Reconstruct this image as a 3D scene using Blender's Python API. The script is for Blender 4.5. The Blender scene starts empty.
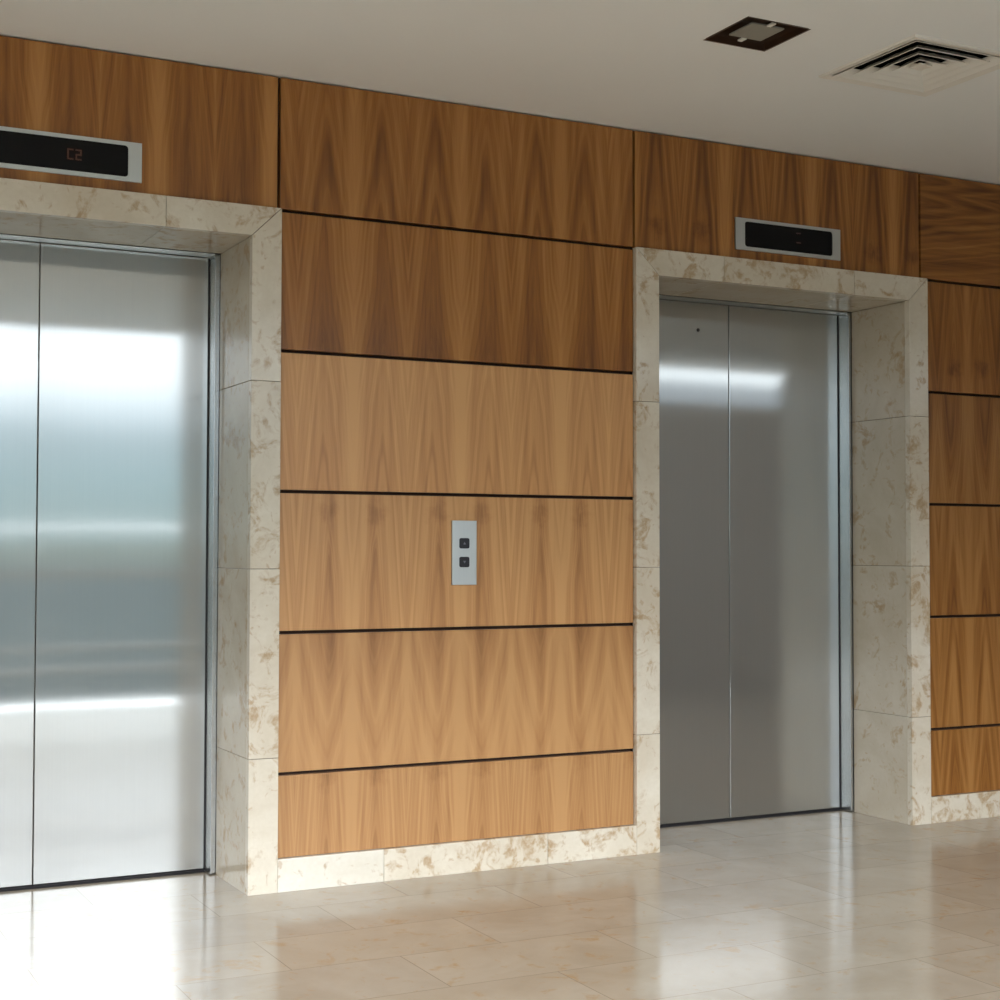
import bpy, bmesh, math, random
from mathutils import Vector

sc = bpy.context.scene
col = sc.collection
random.seed(4)

# ------------------------------------------------------------------ helpers
def link(name, me, mat, parent=None, smooth=False):
    o = bpy.data.objects.new(name, me)
    col.objects.link(o)
    if mat is not None:
        if isinstance(mat, (list, tuple)):
            for m in mat:
                me.materials.append(m)
        else:
            me.materials.append(mat)
    if parent is not None:
        o.parent = parent
        o.matrix_parent_inverse = parent.matrix_world.inverted()
    if smooth:
        for p in me.polygons:
            p.use_smooth = True
    return o

class MB:
    """collects shapes (world metres) into one mesh"""
    def __init__(self):
        self.bm = bmesh.new()
    def box(self, x0, x1, y0, y1, z0, z1, bev=0.0, mi=0):
        b = bmesh.new()
        vs = [b.verts.new(p) for p in ((x0,y0,z0),(x1,y0,z0),(x1,y1,z0),(x0,y1,z0),
                                       (x0,y0,z1),(x1,y0,z1),(x1,y1,z1),(x0,y1,z1))]
        for f in ((0,3,2,1),(4,5,6,7),(0,1,5,4),(1,2,6,5),(2,3,7,6),(3,0,4,7)):
            b.faces.new([vs[i] for i in f])
        self._fin(b, bev, mi)
        return self
    def prism(self, poly, y0, y1, bev=0.0, mi=0):
        """poly: (x, z) list counter-clockwise seen from the front; extruded along y"""
        b = bmesh.new()
        f = [b.verts.new((x, y0, z)) for x, z in poly]
        k = [b.verts.new((x, y1, z)) for x, z in poly]
        b.faces.new(f); b.faces.new(k[::-1])
        n = len(poly)
        for i in range(n):
            j = (i+1) % n
            b.faces.new((f[j], f[i], k[i], k[j]))
        self._fin(b, bev, mi)
        return self
    def quad(self, pts, mi=0):
        vs = [self.bm.verts.new(p) for p in pts]
        f = self.bm.faces.new(vs); f.material_index = mi
        return self
    def _fin(self, b, bev, mi):
        bmesh.ops.recalc_face_normals(b, faces=b.faces)
        if bev > 0:
            bmesh.ops.bevel(b, geom=list(b.edges), offset=bev, segments=2, profile=0.6, affect='EDGES')
        for f in b.faces:
            f.material_index = mi
        m = bpy.data.meshes.new('tmp'); b.to_mesh(m); b.free()
        self.bm.from_mesh(m); bpy.data.meshes.remove(m)
    def build(self, name, mat, parent=None, smooth=False):
        me = bpy.data.meshes.new(name)
        self.bm.to_mesh(me); self.bm.free()
        return link(name, me, mat, parent, smooth)

def tag(o, label=None, cat=None, group=None, kind=None):
    if label: o['label'] = label
    if cat: o['category'] = cat
    if group: o['group'] = group
    if kind: o['kind'] = kind
    return o

def empty(name, loc):
    o = bpy.data.objects.new(name, None)
    o.empty_display_size = 0.1
    o.location = loc
    col.objects.link(o)
    bpy.context.view_layer.update()
    return o

def rrect(x0, x1, z0, z1, r, n=6):
    pts = []
    for cx, cz, a0 in ((x1-r, z0+r, -90), (x1-r, z1-r, 0), (x0+r, z1-r, 90), (x0+r, z0+r, 180)):
        for i in range(n+1):
            a = math.radians(a0 + 90*i/n)
            pts.append((cx + r*math.cos(a), cz + r*math.sin(a)))
    return pts

def plate_with_hole(x0, x1, z0, z1, inner, y0, y1, name, mat, parent):
    """flat plate with a rounded opening, thickness y0..y1 (y0 is the front)"""
    n = len(inner)
    cx, cz = (x0+x1)/2, (z0+z1)/2
    outer = []
    for (ix, iz) in inner:       # project the inner loop on the outer rectangle
        sx = (x1 if ix > cx else x0); sz = (z1 if iz > cz else z0)
        outer.append((ix, iz, sx, sz))
    bm = bmesh.new()
    ox = []
    q = n//4
    for i, (ix, iz, sx, sz) in enumerate(outer):
        k = i % q
        if k == 0 or k == q-1 or True:
            # first half of each corner goes to one edge, second half to the other
            c = i // q
            half = k < q/2
            edge_is_z = (c % 2 == 0) == half
            if k == q//2:
                p = (sx, sz)
            elif edge_is_z:
                p = (ix, sz)
            else:
                p = (sx, iz)
        ox.append(p)
    fi = [bm.verts.new((p[0], y0, p[1])) for p in inner]; bi = [bm.verts.new((p[0], y1, p[1])) for p in inner]
    fo = [bm.verts.new((p[0], y0, p[1])) for p in ox];    bo = [bm.verts.new((p[0], y1, p[1])) for p in ox]
    for i in range(n):
        j = (i+1) % n
        bm.faces.new((fi[i], fo[i], fo[j], fi[j]))
        bm.faces.new((bi[j], bo[j], bo[i], bi[i]))
        bm.faces.new((fo[i], bo[i], bo[j], fo[j]))
        bm.faces.new((fi[j], bi[j], bi[i], fi[i]))
    bmesh.ops.recalc_face_normals(bm, faces=bm.faces)
    me = bpy.data.meshes.new(name); bm.to_mesh(me); bm.free()
    return link(name, me, mat, parent)

# ------------------------------------------------------------------ node helpers
class NT:
    def __init__(self, name):
        self.m = bpy.data.materials.new(name)
        self.m.use_nodes = True
        self.t = self.m.node_tree
        self.t.nodes.clear()
        self.out = self.n('ShaderNodeOutputMaterial')
        self.b = self.n('ShaderNodeBsdfPrincipled')
        self.l(self.b.outputs[0], self.out.inputs[0])
    def n(self, ty, **kw):
        nd = self.t.nodes.new(ty)
        for k, v in kw.items(): setattr(nd, k, v)
        return nd
    def l(self, a, b): self.t.links.new(a, b)
    def put(self, sock, v):
        if isinstance(v, bpy.types.NodeSocket): self.l(v, sock)
        elif v is not None: sock.default_value = v
    def math(self, op, a, b=None, c=None, clamp=False):
        nd = self.n('ShaderNodeMath', operation=op); nd.use_clamp = clamp
        self.put(nd.inputs[0], a); self.put(nd.inputs[1], b)
        if c is not None: self.put(nd.inputs[2], c)
        return nd.outputs[0]
    def pos(self):
        g = self.n('ShaderNodeNewGeometry'); s = self.n('ShaderNodeSeparateXYZ')
        self.l(g.outputs['Position'], s.inputs[0]); return g.outputs['Position'], s.outputs
    def xyz(self, x, y, z):
        c = self.n('ShaderNodeCombineXYZ')
        for i, v in enumerate((x, y, z)): self.put(c.inputs[i], v)
        return c.outputs[0]
    def noise(self, vec, scale, detail=2, rough=.5, dist=0.0, w=None):
        nd = self.n('ShaderNodeTexNoise', noise_dimensions='4D' if w is not None else '3D')
        self.put(nd.inputs['Vector'], vec); nd.inputs['Scale'].default_value = scale
        nd.inputs['Detail'].default_value = detail; nd.inputs['Roughness'].default_value = rough
        nd.inputs['Distortion'].default_value = dist
        if w is not None: self.put(nd.inputs['W'], w)
        return nd.outputs['Fac']
    def rng(self, v, a, b, c=0.0, d=1.0, smooth=False):
        nd = self.n('ShaderNodeMapRange')
        if smooth: nd.interpolation_type = 'SMOOTHSTEP'
        self.put(nd.inputs[0], v)
        for i, q in enumerate((a, b, c, d)): self.put(nd.inputs[i+1], q)
        return nd.outputs[0]
    def mix(self, f, a, b, mode='MIX'):
        nd = self.n('ShaderNodeMix', data_type='RGBA', blend_type=mode)
        self.put(nd.inputs[0], f)
        self.put(nd.inputs[6], a if isinstance(a, bpy.types.NodeSocket) else (*a, 1))
        self.put(nd.inputs[7], b if isinstance(b, bpy.types.NodeSocket) else (*b, 1))
        return nd.outputs[2]
    def bump(self, h, strength=.1, dist=.002):
        nd = self.n('ShaderNodeBump'); nd.inputs['Strength'].default_value = strength
        nd.inputs['Distance'].default_value = dist
        self.l(h, nd.inputs['Height']); self.l(nd.outputs[0], self.b.inputs['Normal'])
    def set(self, **kw):
        for k, v in kw.items():
            s = self.b.inputs[k.replace('_', ' ')]
            if isinstance(v, tuple) and len(v) == 3 and s.type == 'RGBA': v = (*v, 1)
            self.put(s, v)
        return self

def plain(name, c, rough=.5, metal=0.0, spec=.5):
    t = NT(name); t.set(Base_Color=c, Roughness=rough, Metallic=metal)
    t.b.inputs['Specular IOR Level'].default_value = spec
    return t.m

# ------------------------------------------------------------------ materials
WALNUT = ((0.52, 0.245, 0.070), (0.36, 0.145, 0.032), (0.145, 0.048, 0.011))
HONEY = ((0.50, 0.275, 0.115), (0.40, 0.200, 0.078), (0.235, 0.105, 0.040))  # paler wood of the lower panels, with some window sheen mixed into the colour

def veneer(name, x0=2.02, w=.2155, uc=.55, tip=2.2, dirn=1.0, seed=1.0, tone=0.0, drift=.0, horizontal=False,
           steep=9.0, wedge=.3, light=1.0, knot=None, pal=WALNUT):
    t = NT(name)
    P_, p = t.pos()
    X, Z = (p[0], p[2])
    if horizontal: X, Z = (p[2], p[0])
    s = t.math('DIVIDE', t.math('SUBTRACT', X, x0), w)
    k = t.math('FLOOR', s)
    pp = t.math('PINGPONG', s, 1.0)
    pw = t.math('MULTIPLY', pp, w)
    du = t.math('MULTIPLY', t.math('SUBTRACT', pp, uc), w)
    kk = t.math('FLOOR', t.math('MULTIPLY', t.math('ADD', s, 1.0), .5))
    # mirrored low frequency wander
    wob = t.noise(t.xyz(t.math('MULTIPLY', pw, 9.0), t.math('MULTIPLY', Z, 2.2), t.math('MULTIPLY_ADD', k, .11, seed*3.7)), 1.0, 2, .5)
    wobb = t.math('MULTIPLY_ADD', wob, .05, -.025)
    dux = t.math('ADD', du, t.math('MULTIPLY', wobb, .5))
    dd = t.math('SQRT', t.math('MULTIPLY_ADD', dux, dux, .00005))
    tz = t.math('SUBTRACT', t.math('MULTIPLY_ADD', t.math('SINE', t.math('MULTIPLY', k, 2.3)), drift, tip), Z)
    q = t.math('MULTIPLY', tz, dirn)
    q = t.math('MULTIPLY_ADD', dd, -steep, q)
    q = t.math('ADD', q, t.math('MULTIPLY_ADD', wob, .30, -.15))
    rings = t.noise(t.xyz(q, seed*2.1, 0.0), 6.5, 2.5, .55)
    rings = t.rng(rings, .33, .67, 0, 1)
    streak = t.noise(t.xyz(t.math('MULTIPLY', pw, 32.0), t.math('MULTIPLY', Z, .9), t.math('MULTIPLY_ADD', k, .06, seed*1.9)), 1.0, 3, .6)
    streak = t.rng(streak, .3, .7, 0, 1)
    fib = t.noise(t.xyz(t.math('MULTIPLY', X, 420.0), t.math('MULTIPLY', Z, 7.0), seed), 1.0, 2, .6)
    wed = t.rng(q, -.35, .12, 0, 1, True)
    # light straight-grained band along every second leaf joint
    band = t.rng(t.math('ABSOLUTE', pw), .008, .045, 0, 1, True)
    v = t.math('MULTIPLY', rings, .34)
    v = t.math('MULTIPLY_ADD', streak, .29, v)
    v = t.math('MULTIPLY_ADD', wed, wedge, v)
    v = t.math('MULTIPLY_ADD', fib, .16, v)
    v = t.math('ADD', v, tone - .12)
    v = t.math('MULTIPLY', v, t.math('MULTIPLY_ADD', band, .45, .55))
    if knot is not None:
        kd = t.math('SQRT', t.math('ADD', t.math('POWER', t.math('MULTIPLY', du, 24.0), 2.0),
                                   t.math('POWER', t.math('MULTIPLY', t.math('SUBTRACT', Z, knot), 24.0), 2.0)))
        kd = t.math('ADD', kd, t.math('MULTIPLY_ADD', t.noise(P_, 26.0, 3, .6), 2.6, -1.3))
        kn = t.rng(kd, .0, 1.5, .20, 0, True)
        v = t.math('ADD', v, kn)
    r = t.n('ShaderNodeValToRGB')
    e = r.color_ramp.elements
    e[0].position = .16; e[0].color = (*[c*light for c in pal[0]], 1)
    e[1].position = .86; e[1].color = (*[c*light for c in pal[2]], 1)
    m = e.new(.48); m.color = (*[c*light for c in pal[1]], 1)
    t.l(v, r.inputs[0])
    t.set(Base_Color=r.outputs[0], Roughness=t.math('MULTIPLY_ADD', fib, .08, .27))
    t.b.inputs['Specular IOR Level'].default_value = .42
    t.bump(fib, .05, .0006)
    return t.m

def stone(name, base=(0.61, .54, .43), pale=(.73, .68, .58), brown=(.38, .235, .105), rough=.13, amount=0.0, tile=False):
    t = NT(name)
    P, p = t.pos()
    if tile:
        bk = t.n('ShaderNodeTexBrick'); bk.offset = .5; bk.offset_frequency = 2; bk.squash = 1.0
        t.l(t.xyz(t.math('ADD', p[0], -.12 + .67*20), t.math('ADD', p[1], -.107 + .352*40), 0.0), bk.inputs['Vector'])
        bk.inputs['Color1'].default_value = (0, 0, 0, 1); bk.inputs['Color2'].default_value = (1, 1, 1, 1)
        bk.inputs['Mortar'].default_value = (.5, .5, .5, 1)
        bk.inputs['Scale'].default_value = 1.0; bk.inputs['Mortar Size'].default_value = .0016
        bk.inputs['Mortar Smooth'].default_value = .25; bk.inputs['Bias'].default_value = 0.0
        bk.inputs['Brick Width'].default_value = .67; bk.inputs['Row Height'].default_value = .352
        sb = t.n('ShaderNodeSeparateColor'); t.l(bk.outputs['Color'], sb.inputs[0])
        rnd = sb.outputs[0]; mort = bk.outputs['Fac']
    else:
        oi = t.n('ShaderNodeObjectInfo'); rnd = oi.outputs['Random']; mort = None
    w = t.math('MULTIPLY', rnd, 37.0)
    cl = t.noise(P, 3.2, 5, .6, .6, w)
    bl = t.noise(P, 11.5, 6, .62, .9, w)
    fine = t.noise(P, 55.0, 4, .6, .2, w)
    c = t.mix(t.rng(cl, .35, .65), base, pale)
    thr = t.math('MULTIPLY_ADD', rnd, -.06, .585 - amount)
    f = t.rng(bl, thr, t.math('ADD', thr, .10), 0, .85)
    f = t.math('MULTIPLY', f, t.rng(fine, .3, .6, .35, 1))
    c = t.mix(f, c, brown)
    f2 = t.rng(t.noise(P, 21.0, 3, .5, 1.2, t.math('ADD', w, 5.0)), .64, .70, 0, .5)
    c = t.mix(f2, c, (.42, .27, .15))
    c = t.mix(t.rng(fine, .3, .7, 0, .16), c, (.45, .37, .26))
    c = t.mix(t.math('MULTIPLY', rnd, .16), c, (.50, .40, .27))
    if mort is not None:
        c = t.mix(t.math('MULTIPLY', mort, .62), c, (.20, .14, .09))
    t.set(Base_Color=c, Roughness=t.math('MULTIPLY_ADD', cl, .08, rough - .04))
    if mort is not None:
        t.b.inputs['Specular IOR Level'].default_value = .25
        t.bump(t.math('SUBTRACT', 1.0, mort), .25, .0006)
    return t.m

def steel(name, c=(.60, .61, .60), rough=.2, aniso=.95, tangent=(1, 0, 0), wave=.0, haze=.0):
    t = NT(name)
    P, p = t.pos()
    grain = t.noise(t.xyz(t.math('MULTIPLY', p[0], 260.0), t.math('MULTIPLY', p[1], 260.0), t.math('MULTIPLY', p[2], 2.0)), 1.0, 2, .6)
    cloud = t.noise(P, 2.5, 2, .5)
    col_ = t.mix(t.rng(grain, .3, .7, 0, .10), c, tuple(v*.72 for v in c))
    t.set(Base_Color=col_, Metallic=1.0, Roughness=t.math('MULTIPLY_ADD', cloud, .02, rough - .01), Anisotropic=aniso)
    t.l(t.xyz(*[float(v) for v in tangent]), t.b.inputs['Tangent'])
    if haze:
        # fine scratches scatter part of the light much more widely
        b2 = t.n('ShaderNodeBsdfPrincipled'); t.l(col_, b2.inputs['Base Color'])
        b2.inputs['Metallic'].default_value = 1.0; b2.inputs['Roughness'].default_value = .48; b2.inputs['Anisotropic'].default_value = .9
        t.l(t.xyz(*[float(v) for v in tangent]), b2.inputs['Tangent'])
        mx = t.n('ShaderNodeMixShader'); mx.inputs[0].default_value = haze
        t.l(t.b.outputs[0], mx.inputs[1]); t.l(b2.outputs[0], mx.inputs[2]); t.l(mx.outputs[0], t.out.inputs[0])
    if wave:
        # sheet metal is never quite flat: slow swells, mostly along the height
        h = t.noise(t.xyz(t.math('MULTIPLY', p[0], .7), p[1], t.math('MULTIPLY', p[2], 1.3)), 1.0, 1, .4)
        t.bump(h, 1.0, wave)
    return t.m

M_FRAME = stone('cream_stone', amount=.03)
M_REVEAL_SHADED = stone('cream_stone_reveal_shaded', amount=.01, base=(.50, .43, .325), pale=(.60, .54, .44))  # surround stone again, with the shade of the opening put into its colour
M_PALE = stone('pale_stone_base', amount=-.05, base=(.68, .64, .55), pale=(.76, .73, .65))
M_BASE = stone('cream_stone_base', amount=.06)
M_FLOOR = stone('polished_floor_stone', base=(.365, .31, .24), pale=(.44, .39, .318), rough=.14, amount=-.025, tile=True)
M_DOOR = steel('brushed_steel', rough=.10, aniso=1.0, wave=.0013, haze=.30)
M_JAMB = steel('brushed_steel_jamb', c=(.56, .58, .59), rough=.26, aniso=.7, tangent=(1, 1, 0))
M_TRIM = steel('satin_steel', c=(.62, .65, .65), rough=.34, aniso=.4)
M_DARK = plain('shadow_gap_black', (.040, .024, .018), .8, spec=.2)
M_GAP = plain('dark_gap_black', (.02, .018, .02), .6, spec=.3)
M_GLASS = plain('black_display_glass', (.006, .006, .007), .15, spec=.15)
M_BTN = plain('black_button_plastic', (.018, .018, .025), .3)
M_BTNC = plain('grey_button_centre', (.16, .15, .19), .3)
M_DUCT = plain('duct_black', (.008, .007, .007), .9, spec=.1)
M_VENT = plain('vent_white_metal', (.80, .78, .72), .5)
M_LAMPF = plain('bronze_reflector', (.045, .022, .012), .28, metal=.0)
M_LAMPG = plain('frosted_lamp_glass', (.30, .29, .25), .4)

def emis(name, c, s):
    t = NT(name); t.set(Base_Color=(0, 0, 0), Roughness=.4)
    t.b.inputs['Emission Color'].default_value = (*c, 1); t.b.inputs['Emission Strength'].default_value = s
    return t.m
M_LED = emis('dim_red_led', (.9, .28, .12), .006)
M_LED2 = emis('dimmer_red_led', (.9, .3, .25), .004)

def ceiling_mat():
    t = NT('ceiling_paint'); P, p = t.pos()
    n = t.noise(P, 1.2, 3, .5)
    t.set(Base_Color=t.mix(t.rng(n, .3, .7), (.86, .89, .89), (.88, .91, .91)), Roughness=.7)
    t.bump(t.noise(P, 160.0, 2, .5), .05, .0005)
    return t.m
M_CEIL = ceiling_mat()

def paint(name, c):
    t = NT(name); P, _ = t.pos()
    t.set(Base_Color=t.mix(t.rng(t.noise(P, 2.0, 3, .5), .3, .7), c, tuple(v*.93 for v in c)), Roughness=.75)
    return t.m

# ------------------------------------------------------------------ dimensions
ZC = 2.885                       # ceiling
ZF = 2.4066; ZI = 2.3012        # stone surround: outer top, inner top
YP = .020                       # wood panel face (stone face is y = 0)
YB = .045                       # dark backing
RD = .384                       # reveal depth
YD = .455                       # door face
XL, XR, YW = -4.6, 11.6, -5.38   # room extents
XA0, XA1 = .2160, 1.7386        # left surround
DX = 3.0
ROWS = [.1169, .4082, .9046, 1.4037, 1.9029, 2.4035]
G = .0062                       # half groove

# ------------------------------------------------------------------ room shell
# floor, with the lift recesses included
f = MB()
f.quad([(XL, YW, 0), (XR, YW, 0), (XR, .6, 0), (XL, .6, 0)])
tag(f.build('floor', M_FLOOR), kind='structure')

# ceiling with two square openings
holes = [(2.852, 3.103, -1.239, -.990), (3.452, 3.915, -1.338, -.880)]
xs = sorted({XL, XR, *[h[0] for h in holes], *[h[1] for h in holes]})
ys = sorted({YW, .6, *[h[2] for h in holes], *[h[3] for h in holes]})
c = MB()
for i in range(len(xs)-1):
    for j in range(len(ys)-1):
        cx, cy = (xs[i]+xs[i+1])/2, (ys[j]+ys[j+1])/2
        if any(h[0] < cx < h[1] and h[2] < cy < h[3] for h in holes): continue
        c.quad([(xs[i], ys[j], ZC), (xs[i], ys[j+1], ZC), (xs[i+1], ys[j+1], ZC), (xs[i+1], ys[j], ZC)])
bmesh.ops.remove_doubles(c.bm, verts=c.bm.verts, dist=1e-5)
c.box(XL-.2, XR+.2, YW-.25, .75, ZC+.24, ZC+.40)  # slab and skirt above, added to keep sky from leaking through the openings
for a in ((XL-.2, XR+.2, YW-.25, YW-.2), (XL-.2, XR+.2, .70, .75), (XL-.2, XL-.15, YW-.25, .75), (XR+.15, XR+.2, YW-.25, .75)):
    c.box(*a, ZC, ZC+.24)
tag(c.build('ceiling', M_CEIL), kind='structure')

# lift wall: dark backing behind the cladding, wood for the stretches beyond the photo
M_FAR = veneer('veneer_far', x0=0, tip=2.0, seed=12, light=.6)
for n_, (x0, x1, z0, z1, m_) in enumerate(((XL, XA0-.001, 0, ZC, M_FAR), (XA0, XA1, ZF+.001, ZC, M_DARK),
        (XA1+.001, XA0+DX-.001, 0, ZC, M_DARK), (XA0+DX, XA1+DX, ZF+.001, ZC, M_DARK),
        (XA1+DX+.001, 6.22, 0, ZC, M_DARK), (6.22, XR, 0, ZC, M_FAR))):
    tag(MB().box(x0, x1, YB, .75, z0, z1).build('wall_back', m_), kind='structure')

# side walls
M_WALL = paint('wall_paint', (.50, .47, .42)); M_WALLD = paint('wall_brown', (.78, .68, .57))
GL, GX = -1.6, 4.55
lw = MB()
LY0, LY1 = -5.2, -.7  # unseen left window, added as fill for the ceiling and upper wall
lw.box(XL-.2, XL, YW, LY0, 0, ZC); lw.box(XL-.2, XL, LY1, .75, 0, ZC); lw.box(XL-.2, XL, LY0, LY1, 2.87, ZC)
tag(lw.build('wall_left', M_WALL), kind='structure')
lf = MB()
for k in range(4):
    y = LY0 + k*(LY1-LY0-.06)/3
    lf.box(XL-.14, XL-.06, y, y+.06, 0, 2.87)
lf.box(XL-.14, XL-.06, LY0, LY1, 2.82, 2.87); lf.box(XL-.14, XL-.06, LY0, LY1, .98, 1.03)
tag(lf.build('fill_window', plain('fill_window_aluminium', (.5, .52, .53), .4)), kind='structure')
tag(MB().box(XR, XR+.2, YW, .75, 0, ZC).build('wall_right', M_WALLD), kind='structure')
# front wall (behind the camera): glazed to x = GX, then solid with a clerestory and a narrow tall slit added for the door edge highlight
fw = MB()
YW0 = YW - .25
fw.box(GX, 6.4, YW0, YW, 0, ZC)
fw.box(6.4, 10.05, YW0, YW, 0, 2.50); fw.box(6.4, 10.05, YW0, YW, 2.87, ZC)
fw.box(10.05, 10.36, YW0, YW, 0, ZC)
fw.box(10.36, 10.56, YW0, YW, 0, .12); fw.box(10.36, 10.56, YW0, YW, 2.87, ZC)
fw.box(10.56, XR, YW0, YW, 0, ZC)
fw.box(XL, GL, YW0, YW, 0, ZC); fw.box(GL, GX, YW0, YW, 2.87, ZC)
tag(fw.build('wall_front', M_WALLD), kind='structure')
# glazing frames
M_ALU = plain('window_aluminium', (.60, .63, .64), .4, metal=.0)
M_SILL = plain('window_sill_white', (.85, .85, .83), .3)
wf = MB()
x = GL
while x < GX - .1:
    wf.box(x, x+.06, YW-.16, YW-.06, .0, 2.87); x += 1.81
wf.box(GX-.06, GX, YW-.16, YW-.06, 0, 2.87)
wf.box(GL, GX, YW-.16, YW-.06, 2.85, 2.87)
for z in (.30, .46): wf.box(GL, GX, YW-.13, YW-.09, z-.018, z+.018)
wf.box(GL, GX, YW-.14, YW-.08, .98, 1.03)
for x0, x1, z0, z1 in ((6.4, 10.05, 2.50, 2.87), (10.36, 10.56, .12, 2.87)):
    wf.box(x0, x1, YW-.14, YW-.08, z0, z0+.03); wf.box(x0, x1, YW-.14, YW-.08, z1-.006, z1)
tag(wf.build('window_1', M_ALU), kind='structure')

# what the glazing looks out on
tag(MB().box(-90, 90, -100, YW0, -.25, -.05).build('ground', plain('paving', (.034, .046, .047), .9, spec=.0)), kind='structure')
tag(MB().box(GL, GX, YW0-.55, YW0, -.05, -.005).build('trim_3', M_SILL), kind='structure')
tag(MB().box(-40, 70, -31, -30.6, 1.62, 1.71).build('trim_4', plain('pale_coping', (.85, .85, .85), .9, spec=.0)), kind='structure')

tag(MB().box(16, 70, -36, -31.2, -.05, 6.15).build('trim_5', plain('fade_block_grey', (.15, .16, .17), .9, spec=.0)), kind='structure')  # unseen grey block, added to fade the glow mirrored in the right door

# baseboards
def base(name, x0, cuts, x1):
    e = MB(); xs_ = [x0]+cuts+[x1]
    root = None
    for a, b_ in zip(xs_[:-1], xs_[1:]):
        o = MB().box(a+.0008, b_-.0008, 0, YB+.002, .0, .1149, .0012).build('stone_slab' if root else name, M_PALE if root is None and x0 < 2 else M_BASE, root)
        if root is None: root = o
    tag(root, kind='structure')
base('baseboard_back', XA1, [2.14, 2.816], XA0+DX)
base('baseboard_right', XA1+DX, [5.42], 6.22)
bpy.data.objects['baseboard_right'].name = 'baseboard_back_right'

# ------------------------------------------------------------------ stone surrounds
def surround(dx, label):
    x0, x1 = XA0+dx, XA1+dx
    xi0, xi1 = 1.6308-1.29+.0+dx, 1.6308+dx
    xi0 = XA0 + (XA1-1.6308) + dx
    root = empty('elevator_surround', ((x0+x1)/2, .19, 0))
    tag(root, label, 'door surround', 'stone surrounds of the elevators')
    T = .030; g = .0008; bv = .0012
    zj = [0, .469, 1.13, 1.79]
    # front faces of the jambs
    for side in (0, 1):
        a, b_ = (x0, xi0) if side == 0 else (xi1, x1)
        for k in range(3):
            MB().box(a, b_, 0, T, zj[k]+(g if k else 0), zj[k+1]-g, bv).build('jamb_slab', M_FRAME, root)
        if side == 0:
            poly = [(x0, zj[3]+g), (xi0, zj[3]+g), (xi0, ZI-g), (x0, ZF-g)]
        else:
            poly = [(xi1, zj[3]+g), (x1, zj[3]+g), (x1, ZF-g), (xi1, ZI-g)]
        MB().prism(poly, 0, T, bv).build('jamb_slab', M_FRAME, root)
    # lintel faces
    j1, j2 = x0+.425, x1-.414
    MB().prism([(x0+2*g, ZF), (xi0+2*g, ZI), (j1-g, ZI), (j1-g, ZF)][::1], 0, T, bv).build('lintel_slab', M_FRAME, root)
    MB().prism([(j1+g, ZI), (j2-g, ZI), (j2-g, ZF), (j1+g, ZF)], 0, T, bv).build('lintel_slab', M_FRAME, root)
    MB().prism([(j2+g, ZI), (xi1-2*g, ZI), (x1-2*g, ZF), (j2+g, ZF)], 0, T, bv).build('lintel_slab', M_FRAME, root)
    # reveals (sides of the opening)
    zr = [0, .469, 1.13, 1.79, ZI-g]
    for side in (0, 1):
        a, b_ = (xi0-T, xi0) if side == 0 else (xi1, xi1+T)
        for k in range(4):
            MB().box(a, b_, T+g, RD, zr[k]+(g if k else 0), zr[k+1]-g, bv).build('reveal_slab', M_REVEAL_SHADED, root)
    # soffit
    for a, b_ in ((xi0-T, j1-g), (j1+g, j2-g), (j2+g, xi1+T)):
        MB().box(a, b_, T+g, RD, ZI, ZI+T, bv).build('soffit_slab', M_REVEAL_SHADED, root)
    return root
surround(0, 'cream stone surround framing the elevator at the left, left of the call buttons')
surround(DX, 'cream stone surround framing the elevator at the right, next to the narrow wood bay')

# dark shaft material closing the recess behind slabs and doors
for n_, dx in ((1, 0), (2, DX)):
    s = MB()
    s.box(XA0+.02+dx, 1.6308-1.307+dx-.03, .05, .75, 0, ZF-.03)
    s.box(1.6308+.031+dx, XA1-.02+dx, .05, .75, 0, ZF-.03)
    s.box(XA0+.02+dx, XA1-.02+dx, .05, .75, ZI+.031, ZF)
    s.box(XA0+.02+dx, XA1-.02+dx, .56, .75, 0, ZI+.031)
    tag(s.build('trim_%d' % n_, M_DARK), kind='structure')

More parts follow.
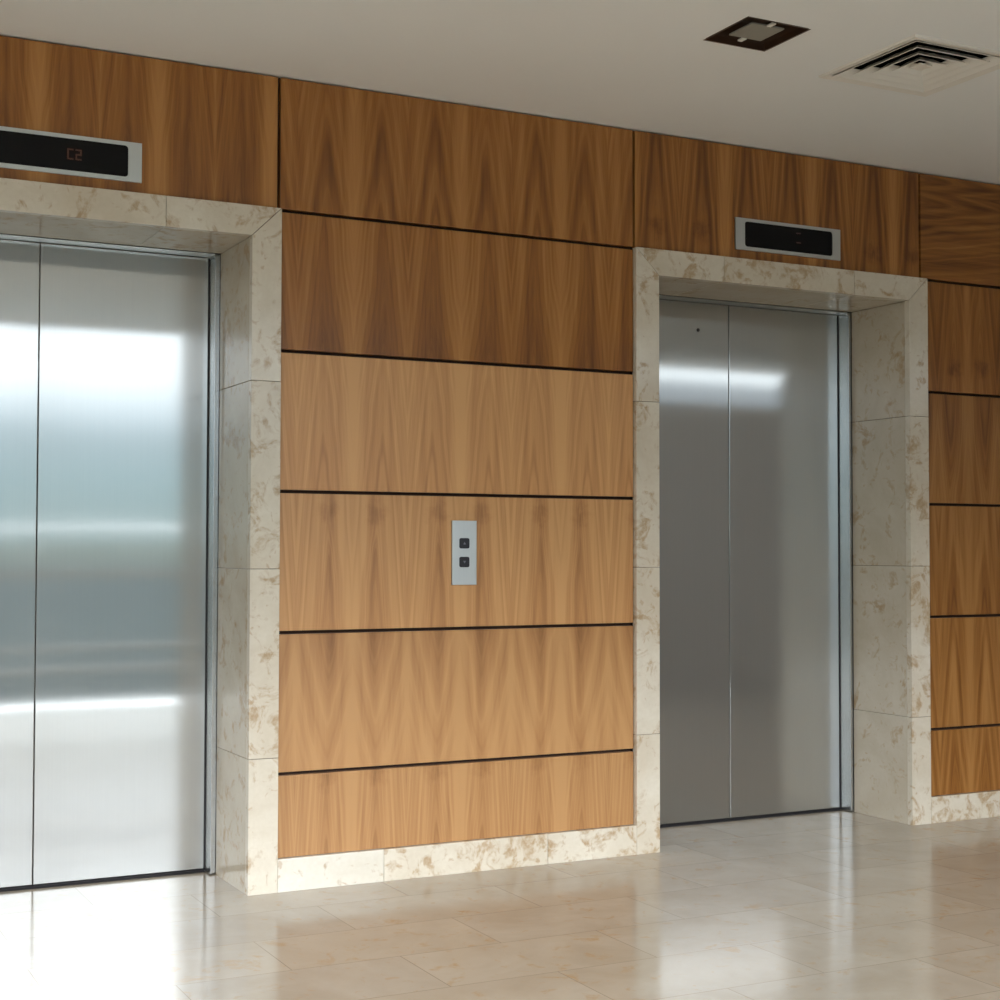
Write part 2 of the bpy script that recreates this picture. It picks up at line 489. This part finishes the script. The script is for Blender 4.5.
# ------------------------------------------------------------------ elevator doors
def elevator(dx, label, seam, keyhole=False):
    xi0, xi1 = XA0+(XA1-1.6308)+dx, 1.6308+dx
    s0, s1 = xi0+.021, xi1-.021          # inner faces of the steel jambs
    root = empty('elevator_door', ((xi0+xi1)/2, .46, 0))
    tag(root, label, 'elevator door', 'steel elevator doors')
    # steel casing: two jambs and a header, slightly stepped
    for a, b_, inn in ((xi0, s0, 1), (s1, xi1, -1)):
        m = MB()
        m.box(a, b_, RD+.004, YD+.03, .004, ZI-.002, .0015)
        if inn == -1: m.box(a-.0, a+.007, RD-.004, RD+.004, .004, ZI-.016, .001)
        else: m.box(b_-.007, b_, RD-.004, RD+.004, .004, ZI-.016, .001)
        m.build('steel_jamb', M_JAMB, root)
    MB().box(s0, s1, RD+.004, YD+.004, ZI-.005, ZI-.001, .0015).build('header', M_TRIM, root)
    # leaves
    ztop = ZI-.007
    for a, b_ in ((s0+.002, seam-.0015), (seam+.0015, s1-.002)):
        lf = MB().box(a-(0 if a > seam-.01 else .02), b_+(.02 if a > seam-.01 else 0), YD, YD+.035, .011, ztop, .0025).build('door_leaf', M_DOOR, root)
        if keyhole and a < seam-.1:
            kb = bmesh.new()
            bmesh.ops.create_cone(kb, cap_ends=True, segments=24, radius1=.0085, radius2=.0075, depth=.004)
            bmesh.ops.rotate(kb, verts=kb.verts, cent=(0, 0, 0), matrix=__import__('mathutils').Matrix.Rotation(math.pi/2, 3, 'X'))
            bmesh.ops.translate(kb, verts=kb.verts, vec=(3.824, YD-.001, 2.173))
            me = bpy.data.meshes.new('keyhole'); kb.to_mesh(me); kb.free()
            link('keyhole', me, M_GAP, lf, True)
    MB().box(seam-.004, seam+.004, YD+.006, YD+.03, .012, ztop-.002).build('dark_gap_strip', M_GAP, root)
    for a in (s0, s1-.005):  # dark strips standing in for the shade in the gaps beside the leaves
        MB().box(a, a+.005, YD-.003, YD+.002, .012, ztop-.002).build('dark_gap_strip', M_GAP, root)
    # sill with its running groove
    m = MB()
    m.box(s0, s1, YD-.012, YD+.05, -.002, .0015)
    m.build('sill', M_GAP, root)
    MB().box(s0, s1, YD+.004, YD+.05, .0015, .0085).build('sill_track', M_GAP, root)
    return root
elevator(0, 'bright brushed steel elevator door reflecting daylight, in the surround at the left', .989)
elevator(DX, 'darker brushed steel elevator door with a small keyhole, in the surround at the right', 3.989, True)

# ------------------------------------------------------------------ wood panels
def wood(x0, x1, z0, z1, mat, label, grp):
    root = MB().box(x0, x1, YP, YB-.0005, z0, z1, .0008).build('wood_panel', mat)
    tag(root, label, 'wood panel', grp)
    return root
TG = ZC - .006
gC = 'walnut veneer panels between the elevators'
cx0, cx1 = XA1+.003, XA0+DX-.004
wood(XA0+.02, 1.7330-.006, ZF+.002, TG, veneer('veneer_a', light=.90, x0=1.30, w=.20, uc=.55, tip=2.95, dirn=1, seed=2.2, tone=.14, wedge=.22, drift=.05),
     'walnut veneer panel above the left elevator, behind its floor display', 'walnut veneer panels over the elevators')
wood(1.7330+.006, 3.2170-.006, ROWS[5]+G, TG, veneer('veneer_b', light=.90, seed=3.1, tip=2.75, dirn=1, tone=.08, uc=.5, wedge=.20, drift=.10, steep=7),
     'topmost walnut veneer panel between the elevators, touching the ceiling', gC)
wood(cx0, cx1, ROWS[4]+G, ROWS[5]-G, veneer('veneer_c', light=.90, seed=4.4, tip=2.33, dirn=1, tone=.12, wedge=.34, drift=.03),
     'walnut veneer panel second from the ceiling between the elevators, with tall dark arches', gC)
wood(cx0, cx1, ROWS[3]+G, ROWS[4]-G, veneer('veneer_d', light=1.28, pal=HONEY, seed=5.3, tip=1.80, dirn=1, tone=.0, wedge=.30, drift=.03, steep=10),
     'honey walnut veneer panel just above the one holding the call buttons', gC)
wood(cx0, cx1, ROWS[2]+G, ROWS[3]-G, veneer('veneer_e', light=1.14, pal=HONEY, seed=6.7, tip=1.5, dirn=1, tone=.05, wedge=.12, drift=.04, steep=14, knot=1.335, uc=.42),
     'honey walnut veneer panel holding the steel call button plate', gC)
wood(cx0, cx1, ROWS[1]+G, ROWS[2]-G, veneer('veneer_f', light=.99, pal=HONEY, seed=7.9, tip=.80, dirn=-1, tone=.02, wedge=.34, drift=.02, steep=4.5, uc=.42),
     'honey walnut veneer panel just below the one holding the call buttons', gC)
wood(cx0, cx1, ROWS[0]-.0005, ROWS[1]-G, veneer('veneer_g', light=.95, pal=HONEY, seed=8.2, tip=.9, dirn=1, tone=.04, wedge=.10, drift=.02, steep=16, knot=.385, uc=.45),
     'shallow honey walnut veneer panel at the bottom between the elevators, above the stone baseboard', gC)
wood(3.2170+.006, 4.7130-.006, ZF+.002, TG, veneer('veneer_h', light=.90, x0=3.66, w=.225, seed=9.4, tip=3.1, dirn=1, tone=.22, wedge=.10, drift=.05, steep=10, knot=2.50, uc=.5),
     'dark walnut veneer panel above the right elevator, behind its floor display', 'walnut veneer panels over the elevators')
gR = 'walnut veneer panels right of the right elevator'
wood(4.7130+.006, 6.2, ROWS[5]+G, TG, veneer('veneer_i', light=.90, x0=2.30, w=.5, uc=.9, seed=10.5, tip=5.6, dirn=1, tone=.30, wedge=.1, horizontal=True, steep=7),
     'dark walnut panel with horizontal grain at the upper right under the ceiling', gR)
rb = XA1+DX+.003
kw = dict(x0=4.99, w=.18)
wood(rb, 6.2, ROWS[4]+G, ROWS[5]-G, veneer('veneer_j', light=.90, **kw, seed=11.2, tip=3.0, tone=.20, wedge=.08, knot=2.02, uc=.45),
     'walnut panel right of the right elevator, directly below the horizontal grain panel', gR)
wood(rb, 6.2, ROWS[3]+G, ROWS[4]-G, veneer('veneer_k', light=.72, **kw, seed=12.9, tip=1.55, dirn=-1, tone=.08, wedge=.26, uc=.6),
     'walnut panel with dark pointed streaks right of the right elevator, third from the top', gR)
wood(rb, 6.2, ROWS[2]+G, ROWS[3]-G, veneer('veneer_l', light=.72, **kw, seed=13.5, tip=1.15, tone=.10, wedge=.12, uc=.5),
     'walnut panel right of the right elevator, at the height of the call buttons', gR)
wood(rb, 6.2, ROWS[1]+G, ROWS[2]-G, veneer('veneer_m', light=.72, **kw, seed=14.4, tip=.4, tone=.10, wedge=.12, uc=.55),
     'walnut panel right of the right elevator, second from the bottom', gR)
wood(rb, 6.2, ROWS[0]-.0005, ROWS[1]-G, veneer('veneer_n', light=.72, **kw, seed=15.1, tip=.2, tone=.12, wedge=.12, uc=.5),
     'shallow walnut panel at the bottom right, above the stone baseboard', gR)

# ------------------------------------------------------------------ floor displays
def display(x0, x1, z0, z1, label, ix0, ix1, leds, led_mat):
    root = empty('floor_display', ((x0+x1)/2, YP, (z0+z1)/2))
    tag(root, label, 'elevator display', 'floor displays above the elevators')
    inner = rrect(ix0, ix1, z0+.015, z1-.013, .012)
    plate_with_hole(x0, x1, z0, z1, inner, YP-.007, YP-.0002, 'face_plate', M_TRIM, root)
    gl = MB().prism(rrect(ix0-.001, ix1+.001, z0+.014, z1-.012, .012), YP-.0045, YP-.0006).build('display_glass', M_GLASS, root)
    for dg in leds:
        d = MB()
        for a, b_, c0, c1 in dg: d.box(a, b_, YP-.0052, YP-.0046, c0, c1)
        d.build('digit', led_mat, gl)
DZ0, DZ1 = 2.444, 2.579
def seg7(x, z, h, on):
    w_, t_ = h*.55, h*.13
    S = {'a': (x, x+w_, z+h-t_, z+h), 'd': (x, x+w_, z, z+t_), 'g': (x, x+w_, z+h/2-t_/2, z+h/2+t_/2),
         'f': (x, x+t_, z+h/2, z+h), 'e': (x, x+t_, z, z+h/2), 'b': (x+w_-t_, x+w_, z+h/2, z+h), 'c': (x+w_-t_, x+w_, z, z+h/2)}
    return [S[c_] for c_ in on]
display(.695, 1.243, DZ0, DZ1, 'long steel framed black floor display above the left elevator', .735, 1.197,
        [seg7(.995, 2.497, .036, 'adef'), seg7(1.022, 2.497, .036, 'abged')], M_LED)
display(.690+DX+.018, 1.239+DX+.020, DZ0+.002, DZ1, 'long steel framed black floor display above the right elevator', 3.756, 4.216,
        [[(4.024, 4.048, 2.540, 2.545)], [(4.024, 4.048, 2.500, 2.505)]], M_LED2)

# ------------------------------------------------------------------ call button plate
root = empty('call_button_plate', (2.459, YP, 1.067))
tag(root, 'small upright steel plate with two black call buttons on the wood between the elevators', 'elevator button plate')
MB().box(2.4150, 2.5160, YP-.008, YP-.0002, 1.067, 1.3075, .0012).build('face_plate', M_TRIM, root)
for zc, up in ((1.2225, True), (1.1525, False)):
    b_ = MB().prism(rrect(2.4435, 2.4845, zc-.0195, zc+.0195, .007), YP-.0115, YP-.0078, .0008).build('button', M_BTN, root)
    h = .0055
    tri = [(2.4640-h, zc-h*.8), (2.4640+h, zc-h*.8), (2.4640, zc+h*.9)] if up else [(2.4640-h, zc+h*.8), (2.4640, zc-h*.9), (2.4640+h, zc+h*.8)]
    MB().prism(tri, YP-.0123, YP-.0114).build('arrow_mark', M_BTNC, b_)

# ------------------------------------------------------------------ recessed ceiling light
hx0, hx1, hy0, hy1 = holes[0]
root = empty('recessed_ceiling_light', ((hx0+hx1)/2, (hy0+hy1)/2, ZC))
tag(root, 'unlit square recessed ceiling light with dark frame and frosted centre, left of the air vent', 'ceiling light')
def loft(rings, name, mat, parent, cap=False):
    """rings: list of (x0,x1,y0,y1,z)"""
    bm = bmesh.new(); L = []
    for x0, x1, y0, y1, z in rings:
        L.append([bm.verts.new(p) for p in ((x0, y0, z), (x1, y0, z), (x1, y1, z), (x0, y1, z))])
    for A, B in zip(L[:-1], L[1:]):
        for i in range(4):
            j = (i+1) % 4
            bm.faces.new((A[i], A[j], B[j], B[i]))
    if cap: bm.faces.new(L[-1])
    bmesh.ops.recalc_face_normals(bm, faces=bm.faces)
    me = bpy.data.meshes.new(name); bm.to_mesh(me); bm.free()
    return link(name, me, mat, parent)
e = .0
loft([(hx0, hx1, hy0, hy1, ZC-.0015), (hx0+.006, hx1-.006, hy0+.006, hy1-.006, ZC-.0015), (hx0+.008, hx1-.008, hy0+.008, hy1-.008, ZC+.02),
      (hx0+.03, hx1-.03, hy0+.03, hy1-.03, ZC+.075)], 'reflector', M_LAMPF, root, True)
cxm, cym = (hx0+hx1)/2, (hy0+hy1)/2
MB().box(cxm-.064, cxm+.064, cym-.064, cym+.064, ZC+.006, ZC+.012, .002).build('lamp_glass', M_LAMPG, root)
for sx, sy in ((0, -1), (0, 1)):
    MB().box(cxm-.008, cxm+.008, cym+sy*.064-(.03 if sy < 0 else 0), cym+sy*.064+(.03 if sy > 0 else 0), ZC+.004, ZC+.010, .001).build('clip', M_VENT, root)

# ------------------------------------------------------------------ ceiling air vent
hx0, hx1, hy0, hy1 = holes[1]
root = empty('ceiling_air_vent', ((hx0+hx1)/2, (hy0+hy1)/2, ZC))
tag(root, 'square white ceiling air vent with nested louvres, at the upper right', 'air vent')
o_ = .018
loft([(hx0-o_, hx1+o_, hy0-o_, hy1+o_, ZC-.0005), (hx0-o_+.004, hx1+o_-.004, hy0-o_+.004, hy1+o_-.004, ZC-.008),
      (hx0+.014, hx1-.014, hy0+.014, hy1-.014, ZC-.004), (hx0+.016, hx1-.016, hy0+.016, hy1-.016, ZC+.03)], 'frame', M_VENT, root)
cxm, cym = (hx0+hx1)/2, (hy0+hy1)/2
for r in (.212, .164, .116, .068):
    ri = r - .038
    lo = loft([(cxm-r, cxm+r, cym-r, cym+r, ZC-.006), (cxm-r+.004, cxm+r-.004, cym-r+.004, cym+r-.004, ZC-.006), (cxm-ri, cxm+ri, cym-ri, cym+ri, ZC+.020)], 'louvre', M_VENT, root)
    md = lo.modifiers.new('thick', 'SOLIDIFY'); md.thickness = .0015; md.offset = 0
MB().box(cxm-.028, cxm+.028, cym-.028, cym+.028, ZC-.004, ZC+.002, .002).build('centre_plate', M_VENT, root)
loft([(hx0+.016, hx1-.016, hy0+.016, hy1-.016, ZC+.03), (hx0+.016, hx1-.016, hy0+.016, hy1-.016, ZC+.2)], 'duct', M_DUCT, root, True)

# ------------------------------------------------------------------ daylight
wd = bpy.data.worlds.new('World'); sc.world = wd; wd.use_nodes = True
nt = wd.node_tree; nt.nodes.clear()
wo = nt.nodes.new('ShaderNodeOutputWorld'); bg = nt.nodes.new('ShaderNodeBackground')
tc = nt.nodes.new('ShaderNodeTexCoord'); sx = nt.nodes.new('ShaderNodeSeparateXYZ')
nt.links.new(tc.outputs['Generated'], sx.inputs[0])
rp = nt.nodes.new('ShaderNodeValToRGB')
el = rp.color_ramp.elements
el[0].position = .0; el[0].color = (.04, .05, .045, 1)
el[1].position = 1.0; el[1].color = (.35, .38, .4, 1)
for ps, cc in ((.004, (.060, .084, .086)), (.045, (.066, .096, .105)), (.072, (.085, .112, .125)), (.085, (.15, .18, .20)), (.108, (.26, .285, .30)), (.17, (.29, .315, .335)), (.24, (.78, .83, .87)), (.30, (1.68, 1.76, 1.84)), (.41, (1.72, 1.80, 1.90)), (.52, (.6, .64, .68))):
    k_ = el.new(ps); k_.color = (*cc, 1)
nt.links.new(sx.outputs[2], rp.inputs[0]); nt.links.new(rp.outputs[0], bg.inputs[0])
bg.inputs[1].default_value = 1.0
nt.links.new(bg.outputs[0], wo.inputs[0])
def portal(x0, x1, z0, z1, side=False):
    L = bpy.data.lights.new('window_portal', 'AREA'); L.shape = 'RECTANGLE'
    L.size = x1-x0; L.size_y = z1-z0; L.cycles.is_portal = True
    o = bpy.data.objects.new('window_portal', L); col.objects.link(o)
    o.location = ((x0+x1)/2, YW-.2, (z0+z1)/2); o.rotation_euler = (math.radians(90), 0, 0)
    o.rotation_euler = Vector((0, 1, 0)).to_track_quat('-Z', 'Z').to_euler()
    if side:
        o.location = (XL-.17, (x0+x1)/2, (z0+z1)/2); o.rotation_euler = Vector((1, 0, 0)).to_track_quat('-Z', 'Z').to_euler()
portal(LY0, LY1, 0, 2.87, True); portal(GL, GX, 0, 2.87); portal(6.4, 10.05, 2.50, 2.87); portal(10.36, 10.56, .12, 2.87)

# ------------------------------------------------------------------ camera
cd = bpy.data.cameras.new('camera'); cam = bpy.data.objects.new('camera', cd); col.objects.link(cam)
cd.sensor_width = 36; cd.sensor_fit = 'HORIZONTAL'; cd.lens = 36*1516.54/1000
cam.location = (0, -5.104, 1.2)
yaw, pit, rol = math.radians(27.064), math.radians(1.865), math.radians(.109)
fwd = Vector((math.sin(yaw)*math.cos(pit), math.cos(yaw)*math.cos(pit), math.sin(pit)))
rt0 = Vector((math.cos(yaw), -math.sin(yaw), 0)); up0 = rt0.cross(fwd)
rt = rt0*math.cos(rol) + up0*math.sin(rol); up = -rt0*math.sin(rol) + up0*math.cos(rol)
from mathutils import Matrix
Mx = Matrix((rt, up, -fwd)).transposed()
cam.rotation_euler = Mx.to_euler()
cd.clip_end = 300
sc.camera = cam

sc.view_settings.view_transform = 'Standard'
sc.view_settings.look = 'None'
sc.view_settings.gamma = 1
sc.view_settings.use_curve_mapping = False
sc.view_settings.exposure = 3.3
sc.cycles.max_bounces = 10
sc.cycles.diffuse_bounces = 5
